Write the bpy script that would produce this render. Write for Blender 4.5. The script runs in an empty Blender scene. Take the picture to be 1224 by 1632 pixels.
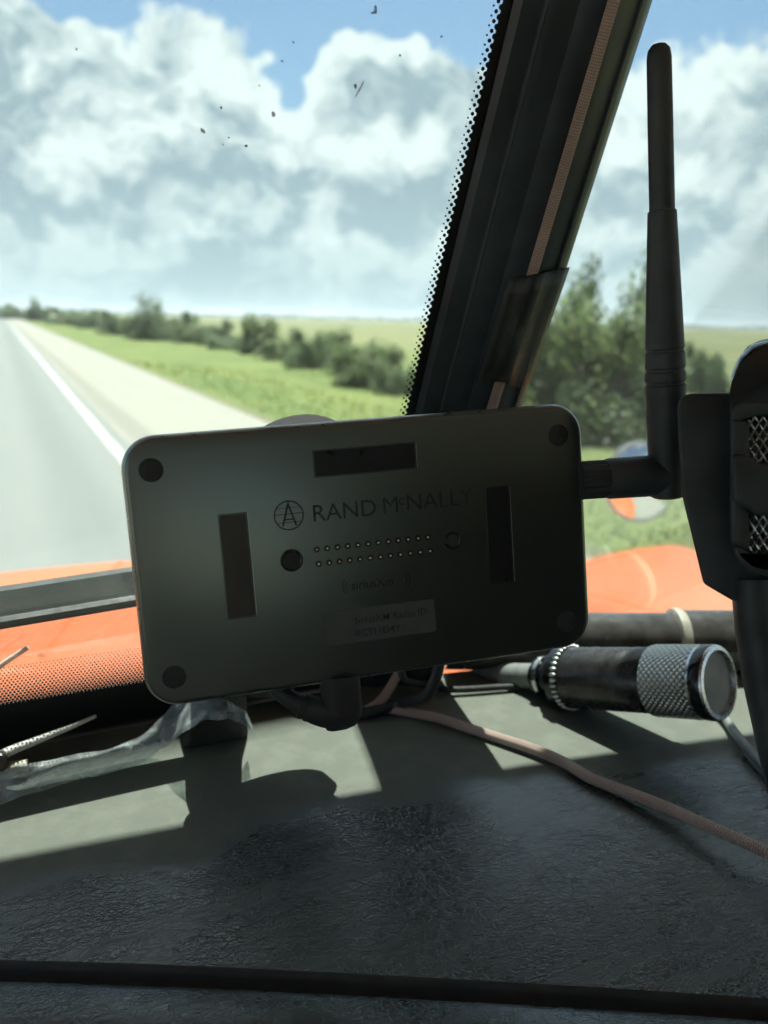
import bpy, bmesh, math, random
from mathutils import Vector as V, Matrix, noise
from math import sin, cos, tan, pi, radians, atan2, asin, exp, hypot, sqrt
random.seed(7)
S = bpy.context.scene
COL = S.collection

# ------------------------------------------------------------------ camera
EYE = V((0, 0, 2.2))
YAW, PITCH, ROLL = radians(24.1), radians(-12.75), radians(1.35)
FPX = 1357.0
FW = V((sin(YAW) * cos(PITCH), cos(YAW) * cos(PITCH), sin(PITCH)))
R0 = V((cos(YAW), -sin(YAW), 0)); U0 = R0.cross(FW)
RT = R0 * cos(ROLL) + U0 * sin(ROLL); UP = RT.cross(FW)
cd = bpy.data.cameras.new('camera'); cam = bpy.data.objects.new('camera', cd); COL.objects.link(cam)
m = Matrix((RT, UP, -FW)).transposed().to_4x4(); m.translation = EYE; cam.matrix_world = m
cd.sensor_fit = 'VERTICAL'; cd.sensor_height = 4.8; cd.sensor_width = 3.6; cd.lens = 4.8 * FPX / 1632
cd.clip_start = .02; cd.clip_end = 20000
cd.dof.use_dof = True; cd.dof.focus_distance = .37; cd.dof.aperture_fstop = 1.25
S.camera = cam
S.cycles.use_denoising = True
S.cycles.max_bounces = 6; S.cycles.diffuse_bounces = 3; S.cycles.glossy_bounces = 3; S.cycles.transparent_max_bounces = 16
S.cycles.use_adaptive_sampling = True; S.cycles.adaptive_threshold = .022; S.cycles.adaptive_min_samples = 16
S.cycles.caustics_reflective = False; S.cycles.caustics_refractive = False
S.cycles.sample_clamp_indirect = 6
S.view_settings.view_transform = 'Standard'; S.view_settings.look = 'None'
S.view_settings.gamma = 1; S.view_settings.use_curve_mapping = False
S.view_settings.exposure = 1.86

def ray(px, py): return FW + RT * ((px - 612) / FPX) - UP * ((py - 816) / FPX)
def at(px, py, d): return EYE + ray(px, py) * d                    # a point d metres down the view
def onz(px, py, z):                                                # a point on the level plane z (relative to the eye)
    k = ray(px, py); return EYE + k * (z / k.z)
def azel(px, py):
    k = ray(px, py); return atan2(k.x, k.y), atan2(k.z, hypot(k.x, k.y))

# ------------------------------------------------------------------ node helpers
class NT:
    def __init__(s, tree): s.t = tree; s.n = tree.nodes; s.l = tree.links
    def new(s, typ, **k):
        n = s.n.new(typ)
        for a, b in k.items(): setattr(n, a, b)
        return n
    def put(s, sock, v):
        if v is None: return
        if isinstance(v, bpy.types.NodeSocket): s.l.new(v, sock)
        else:
            try: sock.default_value = v
            except Exception: sock.default_value = (v[0], v[1], v[2], 1) if hasattr(v, '__len__') else (v, v, v)
    def math(s, op, a, b=None, c=None, clamp=False):
        n = s.new('ShaderNodeMath', operation=op, use_clamp=clamp)
        s.put(n.inputs[0], a); s.put(n.inputs[1], b); s.put(n.inputs[2], c)
        return n.outputs[0]
    def vmath(s, op, a, b=None, out=0):
        n = s.new('ShaderNodeVectorMath', operation=op); s.put(n.inputs[0], a); s.put(n.inputs[1], b)
        return n.outputs[out]
    def smooth(s, v, a, b, lo=0., hi=1.):
        n = s.new('ShaderNodeMapRange', interpolation_type='SMOOTHSTEP')
        s.put(n.inputs[0], v); s.put(n.inputs[1], a); s.put(n.inputs[2], b); s.put(n.inputs[3], lo); s.put(n.inputs[4], hi)
        return n.outputs[0]
    def lin(s, v, a, b, lo=0., hi=1.):
        n = s.new('ShaderNodeMapRange'); s.put(n.inputs[0], v); s.put(n.inputs[1], a); s.put(n.inputs[2], b); s.put(n.inputs[3], lo); s.put(n.inputs[4], hi)
        return n.outputs[0]
    def noise(s, vec, scale, detail=4, rough=.55, dist=0, col=False):
        n = s.new('ShaderNodeTexNoise'); s.put(n.inputs['Vector'], vec); n.inputs['Scale'].default_value = scale
        n.inputs['Detail'].default_value = detail; n.inputs['Roughness'].default_value = rough; n.inputs['Distortion'].default_value = dist
        return n.outputs['Color' if col else 'Fac']
    def mix(s, f, a, b, blend='MIX'):
        n = s.new('ShaderNodeMix', data_type='RGBA', blend_type=blend)
        s.put(n.inputs[0], f); s.put(n.inputs[6], rgba(a)); s.put(n.inputs[7], rgba(b))
        return n.outputs[2]
    def mapping(s, vec, scale=(1, 1, 1), rot=(0, 0, 0), loc=(0, 0, 0)):
        n = s.new('ShaderNodeMapping'); s.put(n.inputs[0], vec); n.inputs[1].default_value = loc; n.inputs[2].default_value = rot; n.inputs[3].default_value = scale
        return n.outputs[0]
def rgba(c):
    if isinstance(c, bpy.types.NodeSocket): return c
    if not hasattr(c, '__len__'): return (c, c, c, 1)
    return (c[0], c[1], c[2], 1)

# ------------------------------------------------------------------ sky and sun
SUN_EL, SUN_AZ = radians(68), radians(25)        # azimuth clockwise from the driving direction (+Y)
w = bpy.data.worlds.new('World'); S.world = w; w.use_nodes = True
w.cycles.sampling_method = 'MANUAL'; w.cycles.sample_map_resolution = 256
def build_sky():
    T = NT(w.node_tree); T.n.clear()
    D = T.new('ShaderNodeTexCoord').outputs['Generated']
    sky = T.new('ShaderNodeTexSky', sky_type='NISHITA', sun_disc=False, sun_elevation=SUN_EL, sun_rotation=SUN_AZ,
                altitude=200, air_density=1.0, dust_density=1.2, ozone_density=1.0)
    # azimuth and elevation of a ragged lookup direction
    wob = T.vmath('SCALE', T.vmath('SUBTRACT', T.noise(D, 9, 3, .62, col=True), (.5, .5, .5))); wob.node.inputs['Scale'].default_value = .12
    Dw = T.vmath('ADD', D, wob)
    sp = T.new('ShaderNodeSeparateXYZ'); T.put(sp.inputs[0], Dw)
    cb = T.new('ShaderNodeCombineXYZ'); T.put(cb.inputs[0], T.math('ARCTAN2', sp.outputs[0], sp.outputs[1])); T.put(cb.inputs[1], T.math('ARCSINE', sp.outputs[2]))
    AE = cb.outputs[0]
    s0 = T.new('ShaderNodeSeparateXYZ'); T.put(s0.inputs[0], D); el0 = s0.outputs[2]
    def blob(px, py, rx, ry, amp):
        a, e = azel(px, py); n = T.new('ShaderNodeVectorMath', operation='MULTIPLY_ADD'); T.put(n.inputs[0], AE)
        n.inputs[1].default_value = (FPX / rx, FPX / ry, 0); n.inputs[2].default_value = (-a * FPX / rx, -e * FPX / ry, 0)
        return T.smooth(T.vmath('LENGTH', n.outputs[0], out=1), 0, 2, amp, 0)
    def total(lst):
        o = blob(*lst[0])
        for b in lst[1:]: o = T.math('ADD', o, blob(*b))
        return o
    st = T.mapping(Dw, scale=(1, 1, 1.35))
    n1 = T.noise(st, 7.5, 6, .56)
    st2 = T.mapping(T.vmath('ADD', Dw, (-.012, .004, .026)), scale=(1, 1, 1.35))
    n2 = T.noise(st2, 7.5, 5, .55)
    cover = total([(250, 200, 270, 150, .50), (650, 210, 170, 130, .42), (20, 130, 130, 140, .30), (400, 330, 500, 90, .30),
                   (1120, 330, 180, 130, .28), (1170, 90, 110, 90, .22), (1000, 330, 80, 90, .15),
                   (560, 5, 420, 60, -.42), (485, 100, 34, 62, -.34), (150, 15, 60, 26, -.25), (1050, 225, 60, 50, -.14)])
    lowc = T.math('ADD', T.smooth(el0, .02, .20, .30, 0), T.smooth(el0, .36, .60, 0, .20))
    dens0 = T.math('ADD', T.math('ADD', n1, cover), lowc)
    dens = T.smooth(dens0, .60, .72)
    shade = T.math('MULTIPLY', T.math('SUBTRACT', n1, n2), 6.0)
    fine = T.math('MULTIPLY', T.math('SUBTRACT', T.noise(st, 26, 3, .6), .5), .55)
    patch = total([(230, 345, 300, 30, -.34), (580, 335, 120, 44, -.40), (90, 225, 90, 40, -.2), (5, 70, 90, 90, -.40), (370, 262, 100, 40, -.24), (245, 195, 60, 50, -.10), (660, 215, 60, 36, -.18), (130, 300, 150, 40, -.16),
                   (300, 95, 200, 40, .34), (90, 130, 70, 50, .26), (60, 255, 100, 26, .34), (600, 110, 80, 30, .30), (690, 275, 130, 36, .26), (440, 140, 60, 70, .26), (450, 262, 90, 24, .26), (200, 165, 120, 40, .16),
                   (230, 395, 320, 16, .20), (560, 400, 200, 16, .18), (1120, 330, 160, 90, .2), (220, 265, 50, 26, .2)])
    edge = T.smooth(dens0, .64, .95, .20, -.02)
    br = T.math('ADD', T.math('ADD', T.math('ADD', shade, patch), T.math('ADD', fine, edge)), .50, clamp=True)
    ccol = T.mix(br, CLO, CHI)
    ccol = T.mix(T.smooth(el0, 0, .17, .70, 0), ccol, CHZ)
    col = T.mix(dens, T.mix(1.0, sky.outputs[0], SKYT, 'MULTIPLY'), ccol)
    bg = T.new('ShaderNodeBackground'); T.put(bg.inputs[0], col); bg.inputs[1].default_value = SKYS
    out = T.new('ShaderNodeOutputWorld'); T.l.new(bg.outputs[0], out.inputs[0])
SKYS = .06
CLO, CHI, CHZ, SKYT = (2.15, 2.7, 3.05), (5.0, 5.25, 5.25), (3.0, 3.75, 4.1), (.60, .66, .66)
build_sky()
sd = bpy.data.lights.new('sun', 'SUN'); sd.energy = 4.2; sd.angle = radians(.55); sd.color = (1, .955, .88)
so = bpy.data.objects.new('sun', sd); COL.objects.link(so); so.location = (0, 0, 30)
sdir = V((sin(SUN_AZ) * cos(SUN_EL), cos(SUN_AZ) * cos(SUN_EL), sin(SUN_EL)))
so.rotation_euler = sdir.to_track_quat('Z', 'Y').to_euler()

# ------------------------------------------------------------------ mesh helpers
WL = {}                                              # world location of every object made here
class MB:
    def __init__(s): s.v = []; s.f = []; s.uv = {}
    def add(s, vs, fs):
        o = len(s.v); s.v += [V(p) for p in vs]; s.f += [tuple(i + o for i in f) for f in fs]; return o
    def box(s, c, size, rot=None):
        c = V(c); h = V(size) / 2; M = rot if rot is not None else Matrix.Identity(3)
        vs = [c + M @ V((x * h.x, y * h.y, z * h.z)) for x in (-1, 1) for y in (-1, 1) for z in (-1, 1)]
        s.add(vs, [(0, 1, 3, 2), (4, 6, 7, 5), (0, 4, 5, 1), (2, 3, 7, 6), (0, 2, 6, 4), (1, 5, 7, 3)])
        return s
    def loft(s, rings, cap0=True, cap1=True, closed=True):
        n = len(rings[0]); o = len(s.v)
        for r in rings: s.v += [V(p) for p in r]
        for i in range(len(rings) - 1):
            for j in range(n if closed else n - 1):
                k = (j + 1) % n
                s.f.append((o + i * n + j, o + i * n + k, o + (i + 1) * n + k, o + (i + 1) * n + j))
        if cap0: s.f.append(tuple(o + j for j in range(n))[::-1])
        if cap1: s.f.append(tuple(o + (len(rings) - 1) * n + j for j in range(n)))
        return s
    def tube(s, pts, rad, seg=12, cap=True):
        pts = [V(p) for p in pts]; n = len(pts); rs = rad if hasattr(rad, '__len__') else [rad] * n
        t0 = (pts[1] - pts[0]).normalized(); a = V((0, 0, 1)) if abs(t0.z) < .9 else V((1, 0, 0)); nx = t0.cross(a).normalized()
        rings = []; L = 0; base = len(s.v); nf = len(s.f)
        for i, p in enumerate(pts):
            t = (pts[min(i + 1, n - 1)] - pts[max(i - 1, 0)]).normalized(); nx = (nx - t * nx.dot(t)).normalized(); ny = t.cross(nx)
            if i: L += (p - pts[i - 1]).length
            rings.append([p + (nx * cos(2 * pi * j / seg) + ny * sin(2 * pi * j / seg)) * rs[i] for j in range(seg)])
            for j in range(seg): s.uv[base + i * seg + j] = (j / seg, L)
        return s.loft(rings, cap, cap)
    def lathe(s, o, ax, prof, seg=32):
        """prof: (distance along ax, radius)"""
        o = V(o); ax = V(ax).normalized(); a = V((0, 0, 1)) if abs(ax.z) < .9 else V((1, 0, 0)); x = ax.cross(a).normalized(); y = ax.cross(x)
        return s.loft([[o + ax * t + (x * cos(2 * pi * j / seg) + y * sin(2 * pi * j / seg)) * max(r, 1e-5) for j in range(seg)] for t, r in prof])
    def prism(s, pts, ext):
        ext = V(ext); return s.loft([[V(p) for p in pts], [V(p) + ext for p in pts]])
    def grid(s, nu, nv, fn):
        o = len(s.v)
        for i in range(nu + 1):
            for j in range(nv + 1): s.v.append(V(fn(i / nu, j / nv)))
        for i in range(nu):
            for j in range(nv):
                a = o + i * (nv + 1) + j; s.f.append((a, a + nv + 1, a + nv + 2, a + 1))
        return s
    def build(s, name, mat, parent=None, origin=None, smooth=40, bevel=0, seg=2, recalc=True):
        pw = WL[parent] if parent is not None else V((0, 0, 0))
        if origin is None:
            if parent is not None: origin = pw
            else:
                xs = [p.x for p in s.v]; ys = [p.y for p in s.v]
                origin = V(((min(xs) + max(xs)) / 2, (min(ys) + max(ys)) / 2, min(p.z for p in s.v)))
        origin = V(origin)
        me = bpy.data.meshes.new(name)
        me.from_pydata([p - origin for p in s.v], [], s.f)
        if s.uv:
            ul = me.uv_layers.new(name='uv')
            for lp in me.loops: ul.data[lp.index].uv = s.uv.get(lp.vertex_index, (0, 0))
            for p in me.polygons:                     # seam
                us = [ul.data[i].uv[0] for i in p.loop_indices]
                if max(us) - min(us) > .5:
                    for i in p.loop_indices:
                        if ul.data[i].uv[0] < .5: ul.data[i].uv = (ul.data[i].uv[0] + 1, ul.data[i].uv[1])
        if recalc or bevel:
            bm = bmesh.new(); bm.from_mesh(me)
            if recalc: bmesh.ops.recalc_face_normals(bm, faces=bm.faces)
            if bevel:
                es = [e for e in bm.edges if len(e.link_faces) == 2 and e.calc_face_angle(0) > radians(35)]
                bmesh.ops.bevel(bm, geom=es, offset=bevel, segments=seg, profile=.5, affect='EDGES', clamp_overlap=True)
            bm.to_mesh(me); bm.free()
        if smooth:
            me.shade_smooth(); me.set_sharp_from_angle(angle=radians(smooth))
        me.materials.append(MAT[mat] if isinstance(mat, str) else mat)
        o = bpy.data.objects.new(name, me); COL.objects.link(o)
        o.parent = parent; o.location = origin - pw; WL[o] = origin
        return o
def tag(o, label=None, cat=None, group=None, kind=None):
    if label: o['label'] = label
    if cat: o['category'] = cat
    if group: o['group'] = group
    if kind: o['kind'] = kind
    return o
def empty(name, loc, label, cat, group=None):
    o = bpy.data.objects.new(name, None); COL.objects.link(o); o.location = loc; o.empty_display_size = .05; WL[o] = V(loc)
    return tag(o, label, cat, group)
def dup(o, parent, offset):
    c = o.copy(); COL.objects.link(c); c.parent = parent; c.location = o.location + V(offset); WL[c] = WL[o] + V(offset); return c
def smoothpath(pts, n=10):
    pts = [V(p) for p in pts]; out = []
    P = [pts[0] * 2 - pts[1]] + pts + [pts[-1] * 2 - pts[-2]]
    for i in range(1, len(P) - 2):
        for k in range(n):
            t = k / n; a, b, c, d = P[i - 1], P[i], P[i + 1], P[i + 2]
            out.append(.5 * ((2 * b) + (c - a) * t + (2 * a - 5 * b + 4 * c - d) * t * t + (3 * b - a - 3 * c + d) * t ** 3))
    out.append(pts[-1]); return out
def rrect(w_, h_, r, n=7):
    o = []
    for cx, cy, a0 in ((1, 1, 0), (-1, 1, 90), (-1, -1, 180), (1, -1, 270)):
        for k in range(n + 1):
            a = radians(a0 + 90 * k / n); o.append((cx * (w_ / 2 - r) + r * cos(a), cy * (h_ / 2 - r) + r * sin(a)))
    return o
def text_mesh(body, size, extrude=.00004, align='LEFT', offset=0.0):
    cu = bpy.data.curves.new('lettering', 'FONT'); cu.body = body; cu.size = size; cu.extrude = extrude; cu.align_x = align; cu.offset = offset; cu.resolution_u = 4
    ob = bpy.data.objects.new('lettering', cu); COL.objects.link(ob)
    dg = bpy.context.evaluated_depsgraph_get(); me = bpy.data.meshes.new_from_object(ob.evaluated_get(dg))
    vs = [v.co.copy() for v in me.vertices]; fs = [tuple(p.vertices) for p in me.polygons]
    bpy.data.objects.remove(ob); bpy.data.curves.remove(cu); bpy.data.meshes.remove(me)
    return vs, fs

# ------------------------------------------------------------------ materials
MAT = {}
def mat(name, color=(.5, .5, .5), rough=.6, metal=0, spec=.5, var=0, vscale=20, bump=0, bscale=200, coat=0, detail=4):
    M = bpy.data.materials.new(name); M.use_nodes = True; T = NT(M.node_tree); b = T.n['Principled BSDF']
    oc = T.new('ShaderNodeTexCoord').outputs['Object']
    c = color
    if var:
        nz = T.noise(oc, vscale, detail)
        c = T.mix(T.smooth(nz, .3, .7), tuple(x * (1 - var) for x in color), tuple(min(1, x * (1 + var)) for x in color))
    T.put(b.inputs['Base Color'], rgba(c)); b.inputs['Metallic'].default_value = metal
    b.inputs['Specular IOR Level'].default_value = spec; b.inputs['Coat Weight'].default_value = coat; b.inputs['Coat Roughness'].default_value = .08
    if var: T.put(b.inputs['Roughness'], T.lin(T.noise(oc, vscale * 2.3, 5), .3, .7, max(0, rough - .08), min(1, rough + .08)))
    else: b.inputs['Roughness'].default_value = rough
    if bump:
        bn = T.new('ShaderNodeBump'); bn.inputs['Strength'].default_value = 1; bn.inputs['Distance'].default_value = bump
        T.put(bn.inputs['Height'], T.noise(oc, bscale, 3)); T.put(b.inputs['Normal'], bn.outputs[0])
    MAT[name] = M; M['t'] = 1
    return M, T, b, oc
mat('black_plastic', (.036, .043, .046), .5, var=.25, vscale=60, bump=.00008, bscale=2500)
mat('black_gloss', (.012, .013, .015), .16, var=.2, vscale=40)
mat('rubber', (.022, .023, .024), .62, var=.25, vscale=80)
mat('dock_shell', (.150, .162, .146), .29, metal=.88, spec=.4)
mat('highlight_metal', (.34, .36, .34), .32, metal=.9, var=.15, vscale=90)  # paler metal, carries the painted highlight along the dock's edge
mat('foot_rubber', (.026, .028, .027), .75, var=.2, vscale=200)
mat('magnet_plate', (.035, .026, .021), .38, var=.2, vscale=120)
mat('magnet_dark', (.014, .014, .014), .34, var=.2, vscale=120)
mat('dark_ink', (.024, .026, .025), .5)
mat('sticker', (.075, .082, .078), .5, var=.08, vscale=100)
mat('gold', (.80, .66, .45), .2, metal=1)
mat('silver', (.62, .63, .62), .27, metal=1, var=.12, vscale=150)
mat('dull_silver', (.45, .46, .45), .42, metal=1, var=.2, vscale=150)
mat('aluminium_dark', (.05, .047, .046), .26, metal=.5, var=.3, vscale=120)
mat('grey_cable', (.2, .21, .2), .5, var=.2, vscale=90)
mat('cream', (.62, .58, .47), .5, var=.15, vscale=150)
mat('white_plastic', (.72, .71, .66), .4, var=.12, vscale=120)
mat('disc_grey', (.72, .75, .75), .35, var=.2, vscale=60)
M, T, b, oc = mat('silicone', (.78, .82, .82), .3)
tl = T.new('ShaderNodeBsdfTranslucent'); tl.inputs[0].default_value = (.8, .84, .84, 1); mx = T.new('ShaderNodeMixShader'); mx.inputs[0].default_value = .6
T.l.new(b.outputs[0], mx.inputs[1]); T.l.new(tl.outputs[0], mx.inputs[2]); T.l.new(mx.outputs[0], T.n['Material Output'].inputs[0])
mat('lens_grey', (.26, .28, .26), .45, var=.12, vscale=80)
mat('tape', (.020, .026, .025), .5, var=.3, vscale=70, bump=.0002, bscale=130)
mat('trim', (.048, .060, .068), .36, var=.35, vscale=25, bump=.00006, bscale=1800)
mat('headliner', (.72, .75, .74), .9, var=.2, vscale=40)
mat('visor_smoke', (.05, .055, .06), .3, var=.2, vscale=6)
mat('seat_cloth', (.55, .55, .52), .9, var=.15, vscale=30)
mat('cab_lining', (.56, .59, .58), .9, var=.15, vscale=30)
mat('dark_sheet', (.03, .03, .032), .95, var=.2, vscale=30)
mat('hose', (.065, .063, .060), .2, var=.4, vscale=60)
mat('grime_band', (.42, .4, .33), .5, var=.2, vscale=120)
mat('frit', (.006, .007, .008), .5)
mat('bug', (.10, .10, .095), .8, var=.5, vscale=900)
mat('bug_pale', (.30, .31, .30), .8, var=.5, vscale=900)
for nm, tf in (('bug', .45), ('bug_pale', .65)):
    T = NT(MAT[nm].node_tree); tr = T.new('ShaderNodeBsdfTransparent'); mx = T.new('ShaderNodeMixShader'); mx.inputs[0].default_value = tf
    T.l.new(T.n['Principled BSDF'].outputs[0], mx.inputs[1]); T.l.new(tr.outputs[0], mx.inputs[2]); T.l.new(mx.outputs[0], T.n['Material Output'].inputs[0])
mat('bark', (.09, .07, .05), .9, var=.4, vscale=8)
mat('mirror_silver', (.88, .9, .9), .015, metal=1)
mat('wiper_black', (.014, .014, .015), .75, var=.3, vscale=40)
M, T, b, oc = mat('line_paint', (.42, .42, .40), .7); g_ = T.new('ShaderNodeNewGeometry').outputs['Position']
wear = T.smooth(T.math('ADD', T.math('MULTIPLY', T.noise(T.mapping(g_, scale=(6, .8, 1)), 2.0, 6, .65), .7), T.math('MULTIPLY', T.noise(g_, .35, 3), .3)), .44, .62)
T.put(b.inputs['Base Color'], T.mix(T.math('MULTIPLY', wear, .7), (.36, .36, .345), (.17, .175, .165)))
# orange paint with clear coat and road dust
M, T, b, oc = mat('orange_paint', (.52, .09, .01), .42, coat=.25)
dst = T.smooth(T.noise(oc, 3, 6), .35, .75)
T.put(b.inputs['Base Color'], T.mix(T.math('MULTIPLY', dst, .35), (.50, .088, .003), (.43, .105, .015)))
# glass
M = bpy.data.materials.new('glass'); M.use_nodes = True; T = NT(M.node_tree); T.n.clear(); MAT['glass'] = M
tr = T.new('ShaderNodeBsdfTransparent'); tr.inputs[0].default_value = (.90, .962, .944, 1)
gl = T.new('ShaderNodeBsdfGlossy'); gl.inputs['Roughness'].default_value = .02; gl.inputs[0].default_value = (.9, .95, .95, 1)
fr = T.new('ShaderNodeFresnel'); fr.inputs[0].default_value = 1.45
fac = T.math('MULTIPLY', fr.outputs[0], .42)
mx = T.new('ShaderNodeMixShader'); T.put(mx.inputs[0], fac); T.l.new(tr.outputs[0], mx.inputs[1]); T.l.new(gl.outputs[0], mx.inputs[2])
df = T.new('ShaderNodeBsdfTranslucent'); df.inputs[0].default_value = (.8, .85, .82, 1)
oc = T.new('ShaderNodeTexCoord').outputs['Object']
film = T.math('MULTIPLY', T.smooth(T.noise(oc, 9, 6), .3, .75, .5, 1.0), .022)
m2 = T.new('ShaderNodeMixShader'); T.put(m2.inputs[0], film); T.l.new(mx.outputs[0], m2.inputs[1]); T.l.new(df.outputs[0], m2.inputs[2])
o = T.new('ShaderNodeOutputMaterial'); T.l.new(m2.outputs[0], o.inputs[0])
# clear crumpled plastic
M = bpy.data.materials.new('clear_plastic'); M.use_nodes = True; T = NT(M.node_tree); T.n.clear(); MAT['clear_plastic'] = M
oc = T.new('ShaderNodeTexCoord').outputs['Object']
bn = T.new('ShaderNodeBump'); bn.inputs['Distance'].default_value = .0012; T.put(bn.inputs['Height'], T.noise(oc, 60, 2, .5, .8))
tr = T.new('ShaderNodeBsdfTransparent'); tr.inputs[0].default_value = (.86, .9, .9, 1)
pr = T.new('ShaderNodeBsdfPrincipled'); pr.inputs['Base Color'].default_value = (.75, .79, .80, 1); pr.inputs['Roughness'].default_value = .12; T.l.new(bn.outputs[0], pr.inputs['Normal'])
mx = T.new('ShaderNodeMixShader'); T.put(mx.inputs[0], T.smooth(T.noise(oc, 60, 4, .6, 1.5), .35, .75, .10, .42)); T.l.new(tr.outputs[0], mx.inputs[1]); T.l.new(pr.outputs[0], mx.inputs[2])
o = T.new('ShaderNodeOutputMaterial'); T.l.new(mx.outputs[0], o.inputs[0])
# braided sleeve
M, T, b, oc = mat('braid', (.5, .3, .22), .45)
uv = T.new('ShaderNodeUVMap').outputs[0]; su = T.new('ShaderNodeSeparateXYZ'); T.put(su.inputs[0], uv)
p = T.math('MULTIPLY', su.outputs[0], 2 * pi * 9); q = T.math('MULTIPLY', su.outputs[1], 2 * pi * 420)
br = T.math('MULTIPLY', T.math('SINE', T.math('ADD', p, q)), T.math('SINE', T.math('SUBTRACT', p, q)))
dirt = T.smooth(T.noise(oc, 35, 5), .3, .75)
T.put(b.inputs['Base Color'], T.mix(T.lin(br, -.9, .9), T.mix(dirt, (.42, .29, .24), (.30, .215, .18)), T.mix(dirt, (.86, .64, .54), (.68, .50, .43))))
bn = T.new('ShaderNodeBump'); bn.inputs['Distance'].default_value = .0004; T.put(bn.inputs['Height'], br); T.l.new(bn.outputs[0], b.inputs['Normal'])
b.inputs['Sheen Weight'].default_value = .15
# knurling
for nm, col, fu, fv in (('knurl', (.60, .61, .60), 34, 900), ('knurl_fine', (.55, .56, .55), 44, 0)):
    M, T, b, oc = mat(nm, col, .3, metal=1)
    uv = T.new('ShaderNodeUVMap').outputs[0]; su = T.new('ShaderNodeSeparateXYZ'); T.put(su.inputs[0], uv)
    p = T.math('MULTIPLY', su.outputs[0], 2 * pi * fu / 2); q = T.math('MULTIPLY', su.outputs[1], fv)
    br = T.math('MULTIPLY', T.math('SINE', T.math('ADD', p, q)), T.math('SINE', T.math('SUBTRACT', p, q)))
    br = T.math('ABSOLUTE', br)
    T.put(b.inputs['Base Color'], T.mix(T.smooth(br, .02, .25), (.12, .125, .12), col))
    bn = T.new('ShaderNodeBump'); bn.inputs['Distance'].default_value = .0008; T.put(bn.inputs['Height'], br); T.l.new(bn.outputs[0], b.inputs['Normal'])
# dashboard vinyl: wiped and shiny towards the seats, matt dust towards the glass
M, T, b, oc = mat('vinyl', (.03, .03, .03), .4)
geo = T.new('ShaderNodeNewGeometry').outputs['Position']
sp = T.new('ShaderNodeSeparateXYZ'); T.put(sp.inputs[0], geo)
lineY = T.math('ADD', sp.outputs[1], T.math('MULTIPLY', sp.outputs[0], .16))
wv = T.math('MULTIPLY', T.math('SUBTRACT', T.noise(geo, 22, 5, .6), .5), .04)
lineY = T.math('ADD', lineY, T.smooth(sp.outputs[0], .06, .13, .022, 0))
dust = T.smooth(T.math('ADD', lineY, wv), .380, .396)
spots = T.smooth(T.noise(geo, 60, 6, .62), .42, .72)
wipe = T.noise(T.mapping(geo, scale=(3, 26, 10), rot=(0, 0, .35)), 3.0, 5, .6)
warp = T.vmath('ADD', T.mapping(geo, scale=(1, 1.5, 1), rot=(0, 0, .3)), T.vmath('SCALE', T.noise(geo, 90, 3, .6, col=True)))
warp.node.inputs[1].links[0].from_node.inputs['Scale'].default_value = .011
def crease(sc, wd):
    n = T.new('ShaderNodeTexVoronoi', feature='DISTANCE_TO_EDGE'); T.put(n.inputs['Vector'], warp); n.inputs['Scale'].default_value = sc
    return T.smooth(n.outputs['Distance'], 0, wd)
h = T.math('ADD', T.math('MULTIPLY', crease(430, .16), .5), T.math('MULTIPLY', crease(170, .06), .6))
h = T.math('ADD', h, T.math('MULTIPLY', T.noise(T.mapping(warp, scale=(1, 2.2, 1), rot=(0, 0, -.5)), 300, 3, .6), .35))
calm = T.smooth(T.noise(geo, 14, 3), .35, .65, .45, 1)
bn = T.new('ShaderNodeBump'); bn.inputs['Distance'].default_value = .00062; T.put(bn.inputs['Strength'], T.math('MULTIPLY', T.lin(dust, 0, 1, .47, .24), calm)); T.put(bn.inputs['Height'], h); T.l.new(bn.outputs[0], b.inputs['Normal'])
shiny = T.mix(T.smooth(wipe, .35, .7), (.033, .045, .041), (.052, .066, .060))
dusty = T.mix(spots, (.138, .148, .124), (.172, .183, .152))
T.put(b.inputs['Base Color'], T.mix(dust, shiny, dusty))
T.put(b.inputs['Roughness'], T.mix(dust, T.mix(T.smooth(wipe, .3, .7), .19, .30), .78))
T.put(b.inputs['Specular IOR Level'], T.lin(dust, 0, 1, 1.0, .3))
# road, shoulder, ground
def ground_mat(name, fn, rough=.9):
    M, T, b, oc = mat(name, (.3, .3, .3), rough); g = T.new('ShaderNodeNewGeometry').outputs['Position']
    sp = T.new('ShaderNodeSeparateXYZ'); T.put(sp.inputs[0], g); T.put(b.inputs['Base Color'], fn(T, g, sp)); b.inputs['Specular IOR Level'].default_value = .25
def f_road(T, g, sp):
    n = T.noise(T.mapping(g, scale=(1, .05, 1)), 1.6, 6, .6); n2 = T.noise(g, 9, 4)
    x = sp.outputs[0]
    tr = T.math('ADD', T.smooth(T.math('ABSOLUTE', T.math('ADD', x, -.75)), .1, .55, 1, 0), T.smooth(T.math('ABSOLUTE', T.math('ADD', x, 1.15)), .1, .55, 1, 0))
    c = T.mix(T.math('MULTIPLY_ADD', n, .7, T.math('MULTIPLY', n2, .3)), (.128, .136, .128), (.176, .184, .172))
    return T.mix(T.math('MULTIPLY', tr, .45), c, (.105, .115, .112))
def f_shoulder(T, g, sp):
    n = T.noise(T.mapping(g, scale=(1, .06, 1)), 1.9, 6, .62); n2 = T.noise(g, 6, 5)
    c = T.mix(T.math('MULTIPLY_ADD', n, .6, T.math('MULTIPLY', n2, .4)), (.185, .178, .152), (.250, .240, .208))
    dark = T.smooth(T.math('ADD', T.math('ABSOLUTE', T.math('ADD', sp.outputs[0], -2.25)), T.math('MULTIPLY', n, .25)), .22, .5, 1, 0)
    return T.mix(T.math('MULTIPLY', dark, .5), c, (.13, .125, .105))
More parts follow.
